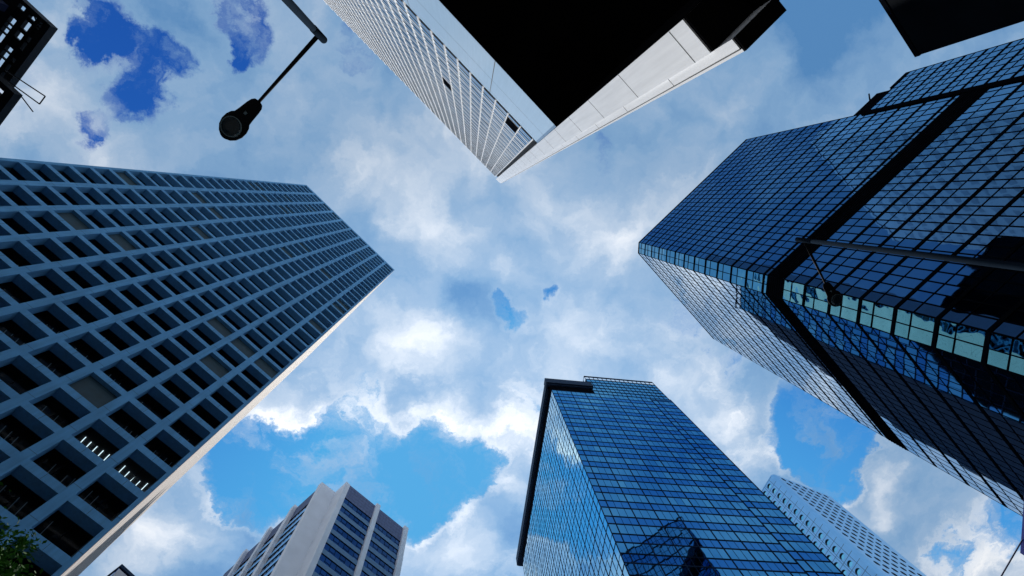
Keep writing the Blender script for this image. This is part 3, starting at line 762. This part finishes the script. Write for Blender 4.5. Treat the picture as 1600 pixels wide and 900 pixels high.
# ------------------------------------------------------------------ dark steel-topped tower, top left
def steel_tower():
    H = 50.0; C = Vector((-34.1, -14.0)); e1 = Vector((-.70, -.714)).normalized(); e2 = Vector((-.655, .755)).normalized()
    t = thing('steel_framed_tower', 'black tower with an open rooftop lattice of steel beams in the top left corner', 'building', (-42, -15, 0))
    def P(a, b, z): q = C + e1 * a + e2 * b; return Vector((q.x, q.y, z + CZ))
    def bar(mb, a0, b0, a1, b1, z0, z1):
        mb.hexa([P(a0, b0, z0), P(a1, b0, z0), P(a1, b1, z0), P(a0, b1, z0), P(a0, b0, z1), P(a1, b0, z1), P(a1, b1, z1), P(a0, b1, z1)])
    b = MB(); bar(b, 3.3, .6, 16, 6.2, GZ, H - 1.6); bar(b, -1.0, 6.6, 16, 16, GZ, 44.5); b.build('core', M['steel'], t)
    # rim beams of the crown and the members between its open strips
    for q in ((.36, 0, 16, .30), (0, 0, .545, 6.3)):
        m = MB(); bar(m, *q, H - .8, H); m.build('rim_beam', M['steel'], t)
    rr = random.Random(5)
    for a0, a1 in ((.905, 1.215), (1.785, 2.235), (2.805, 4.2)):
        m = MB(); bar(m, a0, .31, a1, 6.2, H - .7, H - .3); m.build('joist', M['steel'], t)
    for a0, a1 in ((.55, .90), (1.22, 1.78), (2.24, 2.80)):
        y = .3 if a0 > 1 else 1.0
        while y < 6.1:
            w = rr.choice((.08, .10, .14, .3, .9)); m = MB(); bar(m, a0, y, a1, min(6.2, y + w), H - .65, H - .35); m.build('cross_member', M['steel'], t)
            y += w + rr.uniform(.3, .85)
    for a0, b0, a1, b1 in ((.5, .35, 1.4, .95), (.6, 1.0, 1.7, .35), (1.5, .35, 2.4, 1.0)):
        m = MB(); m.tube([P(a0, b0, H - .5), P(a1, b1, H - .5)], [.06, .06], 6); m.build('brace', M['steel'], t)
    pn = MB(); bar(pn, 2.6, .9, 15, 1.5, H - 3.0, H - 1.58); pn.build('blue_panel', M['navy_dark'], t)
    # lower scaffold step
    Z2 = 47.0
    def bar2(mb, a0, b0, a1, b1, z0, z1): bar(mb, a0, b0, a1, b1, z0, z1)
    for q in ((-2.9, 5.0, -2.25, 16), (-2.24, 5.0, 3.0, 5.45), (-1.25, 5.46, -.7, 16), (.5, 5.46, 3.2, 16)):
        m = MB(); bar2(m, *q, Z2 - .8, Z2); m.build('scaffold_beam', M['steel'], t)
    for y in (5.9, 7.0, 8.3, 9.5, 11.0):
        m = MB(); bar2(m, -2.24, y, .49, y + .28, Z2 - .7, Z2 - .3); m.build('scaffold_beam', M['steel'], t)
    for a0, b0, a1, b1, z0, z1 in ((-.4, 5.1, -4.0, 4.75, .1, .3), (-2.4, 5.1, -4.1, 5.5, .1, .1), (-.6, 4.6, -3.6, 4.2, .5, .9), (-3.6, 4.2, -4.0, 4.75, .9, .3), (-2.3, 6.0, -1.2, 7.2, -.2, -.2), (-1.2, 7.2, -2.3, 8.6, -.2, -.2)):
        m = MB(); m.tube([P(a0, b0, Z2 + z0), P(a1, b1, Z2 + z1)], [.05, .05], 6); m.build('scaffold_pole', M['steel'], t)
M['navy_dark'] = mat('navy_dark', (.008, .014, .05), .5, .2, .6, spec=.2)
steel_tower()

# ------------------------------------------------------------------ two neighbours behind the white tower, seen mirrored in the glass tower
def neighbour(name, label, C, e, L, d, D, H, wall, pane):
    f = Face(C, e)
    t = thing(name, label, 'building', (C[0] + e[0] * L / 2 + d[0] * D / 2, C[1] + e[1] * L / 2 + d[1] * D / 2, 0))
    m = MB(); f.box(m, 0, L, GZ, H, -D, 0); m.build('wall', wall, t)
    cells = []
    for j in range(int(H / 4) - 1):
        for i in range(int(L / 3)):
            a, z = 3 * i + .5, 4 * j + 2
            cells.append((0, lambda mb, a=a, z=z: f.pane(mb, a, a + 2.1, z, z + 1.7, .02, .002)))
    windows(cells, t, 'window', pane)
    m = MB(); f.box(m, -.15, L + .15, H + .01, H + .9, -D - .15, .15); m.build('coping', wall, t)
neighbour('pale_tower', 'pale stone tower mirrored in the upper face of the big blue glass tower', (33.8, -83.0), (.672, .741), 40, (.741, -.672), 26, 150, M['pier'], M['pale_pane'])
neighbour('dark_tower', 'dark tower mirrored as a black patch in the lower right of the big glass tower', (22.8, -54.2), (.867, -.498), 17, (-.498, -.867), 20, 100, M['dark_glass'], M['dark_pane'])

# ------------------------------------------------------------------ small far tower at the bottom edge
t = thing('far_tower', 'small blue-sided tower top with a white end between the grid tower and the ribbed block', 'building', (-95, 97, 0))
c = Vector((-83.4, 85.1)); d1 = Vector((-.80, .62)).normalized(); d2 = Vector((.62, .80)).normalized()
m = MB(); m.prism([tuple(c), tuple(c + d1 * 14), tuple(c + d1 * 14 + d2 * 5), tuple(c + d2 * 5)], GZ, 119.5); m.build('wall', M['farblue'], t)
m = MB(); m.prism([tuple(c + d2 * .1 - d1 * .2), tuple(c + d2 * 5 - d1 * .2), tuple(c + d2 * 5), tuple(c + d2 * .1)], GZ, 119); m.build('end_wall', M['farwhite'], t)
m = MB(); m.prism([tuple(c - d1 * .3 - d2 * .2), tuple(c + d1 * 14.2 - d2 * .2), tuple(c + d1 * 14.2 + d2 * 5.2), tuple(c - d1 * .3 + d2 * 5.2)], 119.52, 120.3); m.build('coping', M['roof_frame'], t)

# ------------------------------------------------------------------ street lamps
def street_lamp(label, base, top, tip, headlen, group):
    """pole to top, thin arm to where the head begins, head hangs off its end; heights above the eye"""
    B = Vector((*base, 0)); T = Vector((*base, top + CZ)); E = Vector((*tip, top + CZ + .05))
    t = thing('street_lamp', label, 'street lamp', tuple(B), group)
    r0 = .066 * headlen / .9 + .01
    m = MB(); m.tube([B, B + Vector((0, 0, .1)), B + Vector((0, 0, 1.4))], [.16, .11, .10], 24); m.build('base', M['lamp_grey'], t, smooth=True)
    m = MB(); m.tube([B + Vector((0, 0, 1.4)), T - Vector((0, 0, .55))], [.072, .053], 28); m.build('pole', M['lamp_grey'], t, smooth=True)
    m = MB(); m.tube([T - Vector((0, 0, .55)), T - Vector((0, 0, .53)), T + Vector((0, 0, .06)), T + Vector((0, 0, .1))], [.053, .060, .060, .035], 28); m.build('collar', M['lamp_grey'], t, smooth=True)
    m = MB(); m.tube([T - Vector((0, 0, .22)), E], [.036, .026], 14); m.build('arm', M['lamp_head'], t, smooth=True)
    d = (E - T); d.z = 0; d.normalize(); w = Vector((-d.y, d.x, 0)); up = Vector((0, 0, 1))
    # housing: outline swept in plan, domed above, flat below
    prof = [(-.02, .03), (.0, .095), (.06, .135), (.16, .155), (.36, .175), (.46, .19), (.52, .235), (.62, .265), (.74, .265), (.86, .225), (.95, .15), (1.0, .06), (1.01, .012)]
    hl = headlen; m = MB(); rings = []; ns = 16
    for q, (sx, hw) in enumerate(prof):
        i = len(m.v); hh = .42 * hw + .015
        for kx in range(ns):
            th = 2 * math.pi * kx / ns; zz = math.sin(th); zz = zz * (1.0 if zz > 0 else .55)
            m.v.append(tuple(E + d * (sx * hl) + w * (math.cos(th) * hw * hl) + up * (zz * hh * hl * 1.1)))
        rings.append(i)
    for q in range(len(prof) - 1):
        for kx in range(ns):
            m.f.append((rings[q] + kx, rings[q] + (kx + 1) % ns, rings[q + 1] + (kx + 1) % ns, rings[q + 1] + kx)); m.mi.append(0)
    m.f.append(tuple(rings[0] + kx for kx in reversed(range(ns)))); m.f.append(tuple(rings[-1] + kx for kx in range(ns))); m.mi += [0, 0]
    h = m.build('lamp_head', M['lamp_head'], t, smooth=True)
    lc = E + d * (.72 * hl) - up * (.065 * hl)
    m = MB(); N = 28; R = .205 * hl
    def ring(r, z): return [lc + d * (math.cos(2 * math.pi * k / N) * r) + w * (math.sin(2 * math.pi * k / N) * r) + up * z for k in range(N)]
    A, Bq, Cq = ring(R, .03), ring(R, -.012), ring(R * .9, -.016)
    for X, Y in ((A, Bq), (Bq, Cq)):
        for k in range(N): m.poly([X[k], X[(k + 1) % N], Y[(k + 1) % N], Y[k]])
    m.build('lens_ring', M['lens_ring'], h)
    m = MB(); rs = [ring(R * .9 * math.cos(q), -.014 - .05 * hl * math.sin(q)) for q in [0, .35, .7, 1.05, 1.4]]
    for X, Y in zip(rs[:-1], rs[1:]):
        for k in range(N): m.poly([X[k], X[(k + 1) % N], Y[(k + 1) % N], Y[k]])
    m.poly(rs[-1]); m.build('lens', M['lens'], h, smooth=True)
    m = MB(); m.tube([E + d * (.30 * hl) - up * (.05 * hl), E + d * (.36 * hl) - up * (.055 * hl)], [.03 * hl, .03 * hl], 8); m.build('latch', M['lens_ring'], h)
    return t
street_lamp('dark lamp hanging on a thin arm against open sky, pole rising from the top edge', (-2.40, -2.60), 9.5, (-3.51, -1.60), .84, 'street lamps')
street_lamp('dark lamp seen in front of the mirror glass tower, pole entering from the right edge', (8.26, 1.0), 13.0, (9.12, 2.14), .74, 'street lamps')

# ------------------------------------------------------------------ tree at the lower left
def tree():
    base = Vector((-13.7, 9.9, 0))
    t = thing('street_tree', 'leafy green tree whose crown reaches into the lower left corner before the grid tower', 'tree', tuple(base))
    tr = MB(); tips = []
    tr.tube([base, base + Vector((.1, .1, 3)), base + Vector((.25, -.1, 7)), base + Vector((.3, -.3, 11))], [.34, .27, .2, .12], 12)
    for k in range(16):
        th = k * 2.4; z = 6 + .55 * k; L = 3.0 - .09 * k
        a = base + Vector((.25, -.1, z)); e = a + Vector((math.cos(th) * L, math.sin(th) * L, 1.0 + .5 * rnd.random()))
        tr.tube([a, (a + e) / 2 + Vector((0, 0, .25)), e], [.09, .06, .02], 6); tips.append(e); tips.append((a + e) / 2)
    tr.build('trunk', M['bark'], t, smooth=True)
    cr = MB(); cen = base + Vector((.3, -.4, 12.0))
    clumps = []
    for k in range(150):
        v = Vector((rnd.gauss(0, 1), rnd.gauss(0, 1), rnd.gauss(0, 1))).normalized() * (rnd.random() ** .35)
        c = cen + Vector((v.x * 2.55, v.y * 2.55, v.z * 4.4)); clumps.append((c, rnd.uniform(.35, .75)))
    for p in tips: clumps.append((p, .6))
    for c, r in clumps:
        for q in range(int(420 * r)):
            v = Vector((rnd.gauss(0, .5), rnd.gauss(0, .5), rnd.gauss(0, .5))) * r
            p = c + v; L = rnd.uniform(.05, .10)
            a = Vector((rnd.gauss(0, 1), rnd.gauss(0, 1), rnd.gauss(0, .6))).normalized(); b = a.cross(Vector((rnd.gauss(0, 1), rnd.gauss(0, 1), rnd.gauss(0, 1)))).normalized()
            cr.poly([p - a * L, p + b * L * .45, p + a * L, p - b * L * .45])
    cr.build('crown', M['leaf'], t)
tree()

# ------------------------------------------------------------------ blue sign on its post, and the cable
t = thing('hanging_sign', 'dark navy board with bright blue edge at the right edge above the cable', 'sign', (10.9, 5.6, 0))
Fs = Face((9.62, 4.55), (.0993, .995))
m = MB(); Fs.box(m, .1, 1.72, 6.2, 7.98, -.16, -.02); m.build('board', M['navy'], t)
m = MB(); Fs.box(m, 0, 1.74, 7.90, 8.02, -.19, .012); Fs.box(m, 0, 1.74, 6.1, 6.2, -.19, .012); m.build('edge_trim', M['sign_edge'], t)
m = MB(); m.tube([(10.9, 5.6, 0), (10.9, 5.6, 9.4)], [.08, .07], 12); m.build('post', M['lamp_grey'], t)
m = MB(); m.tube([(10.9, 5.6, 9.0), (9.7, 5.45, 9.0)], [.04, .04], 8); m.build('bracket', M['lamp_grey'], t)
m = MB(); m.tube([Fs.p(1.28, 8.0, -.09), Fs.p(1.28, 8.0, -.09) + Vector((-.8, 1.85, -.02)), (6.6, 12.7, 9.55)], [.012, .012, .012], 6)
tag(m.build('overhead_cable', M['cable']), 'thin dark cable running diagonally from the blue sign to the bottom edge', 'cable')
t = thing('cable_post', 'plain grey steel post carrying the far end of the thin cable', 'post', (6.6, 12.7, 0))
m = MB(); m.tube([(6.6, 12.7, 0), (6.6, 12.7, 9.7)], [.08, .06], 12); m.build('pole', M['lamp_grey'], t)
m = MB(); m.tube([(6.6, 12.7, 9.7), (6.6, 12.7, 9.8)], [.08, .03], 12); m.build('cap', M['lamp_grey'], t)

# ------------------------------------------------------------------ render settings
vs = sc.view_settings
vs.view_transform = 'Standard'; vs.look = 'None'; vs.exposure = 0.0; vs.gamma = 1.0; vs.use_curve_mapping = False
sc.cycles.max_bounces = 8; sc.cycles.glossy_bounces = 5; sc.cycles.transparent_max_bounces = 12; sc.cycles.diffuse_bounces = 3
sc.cycles.sample_clamp_indirect = 6.0; sc.cycles.use_denoising = True
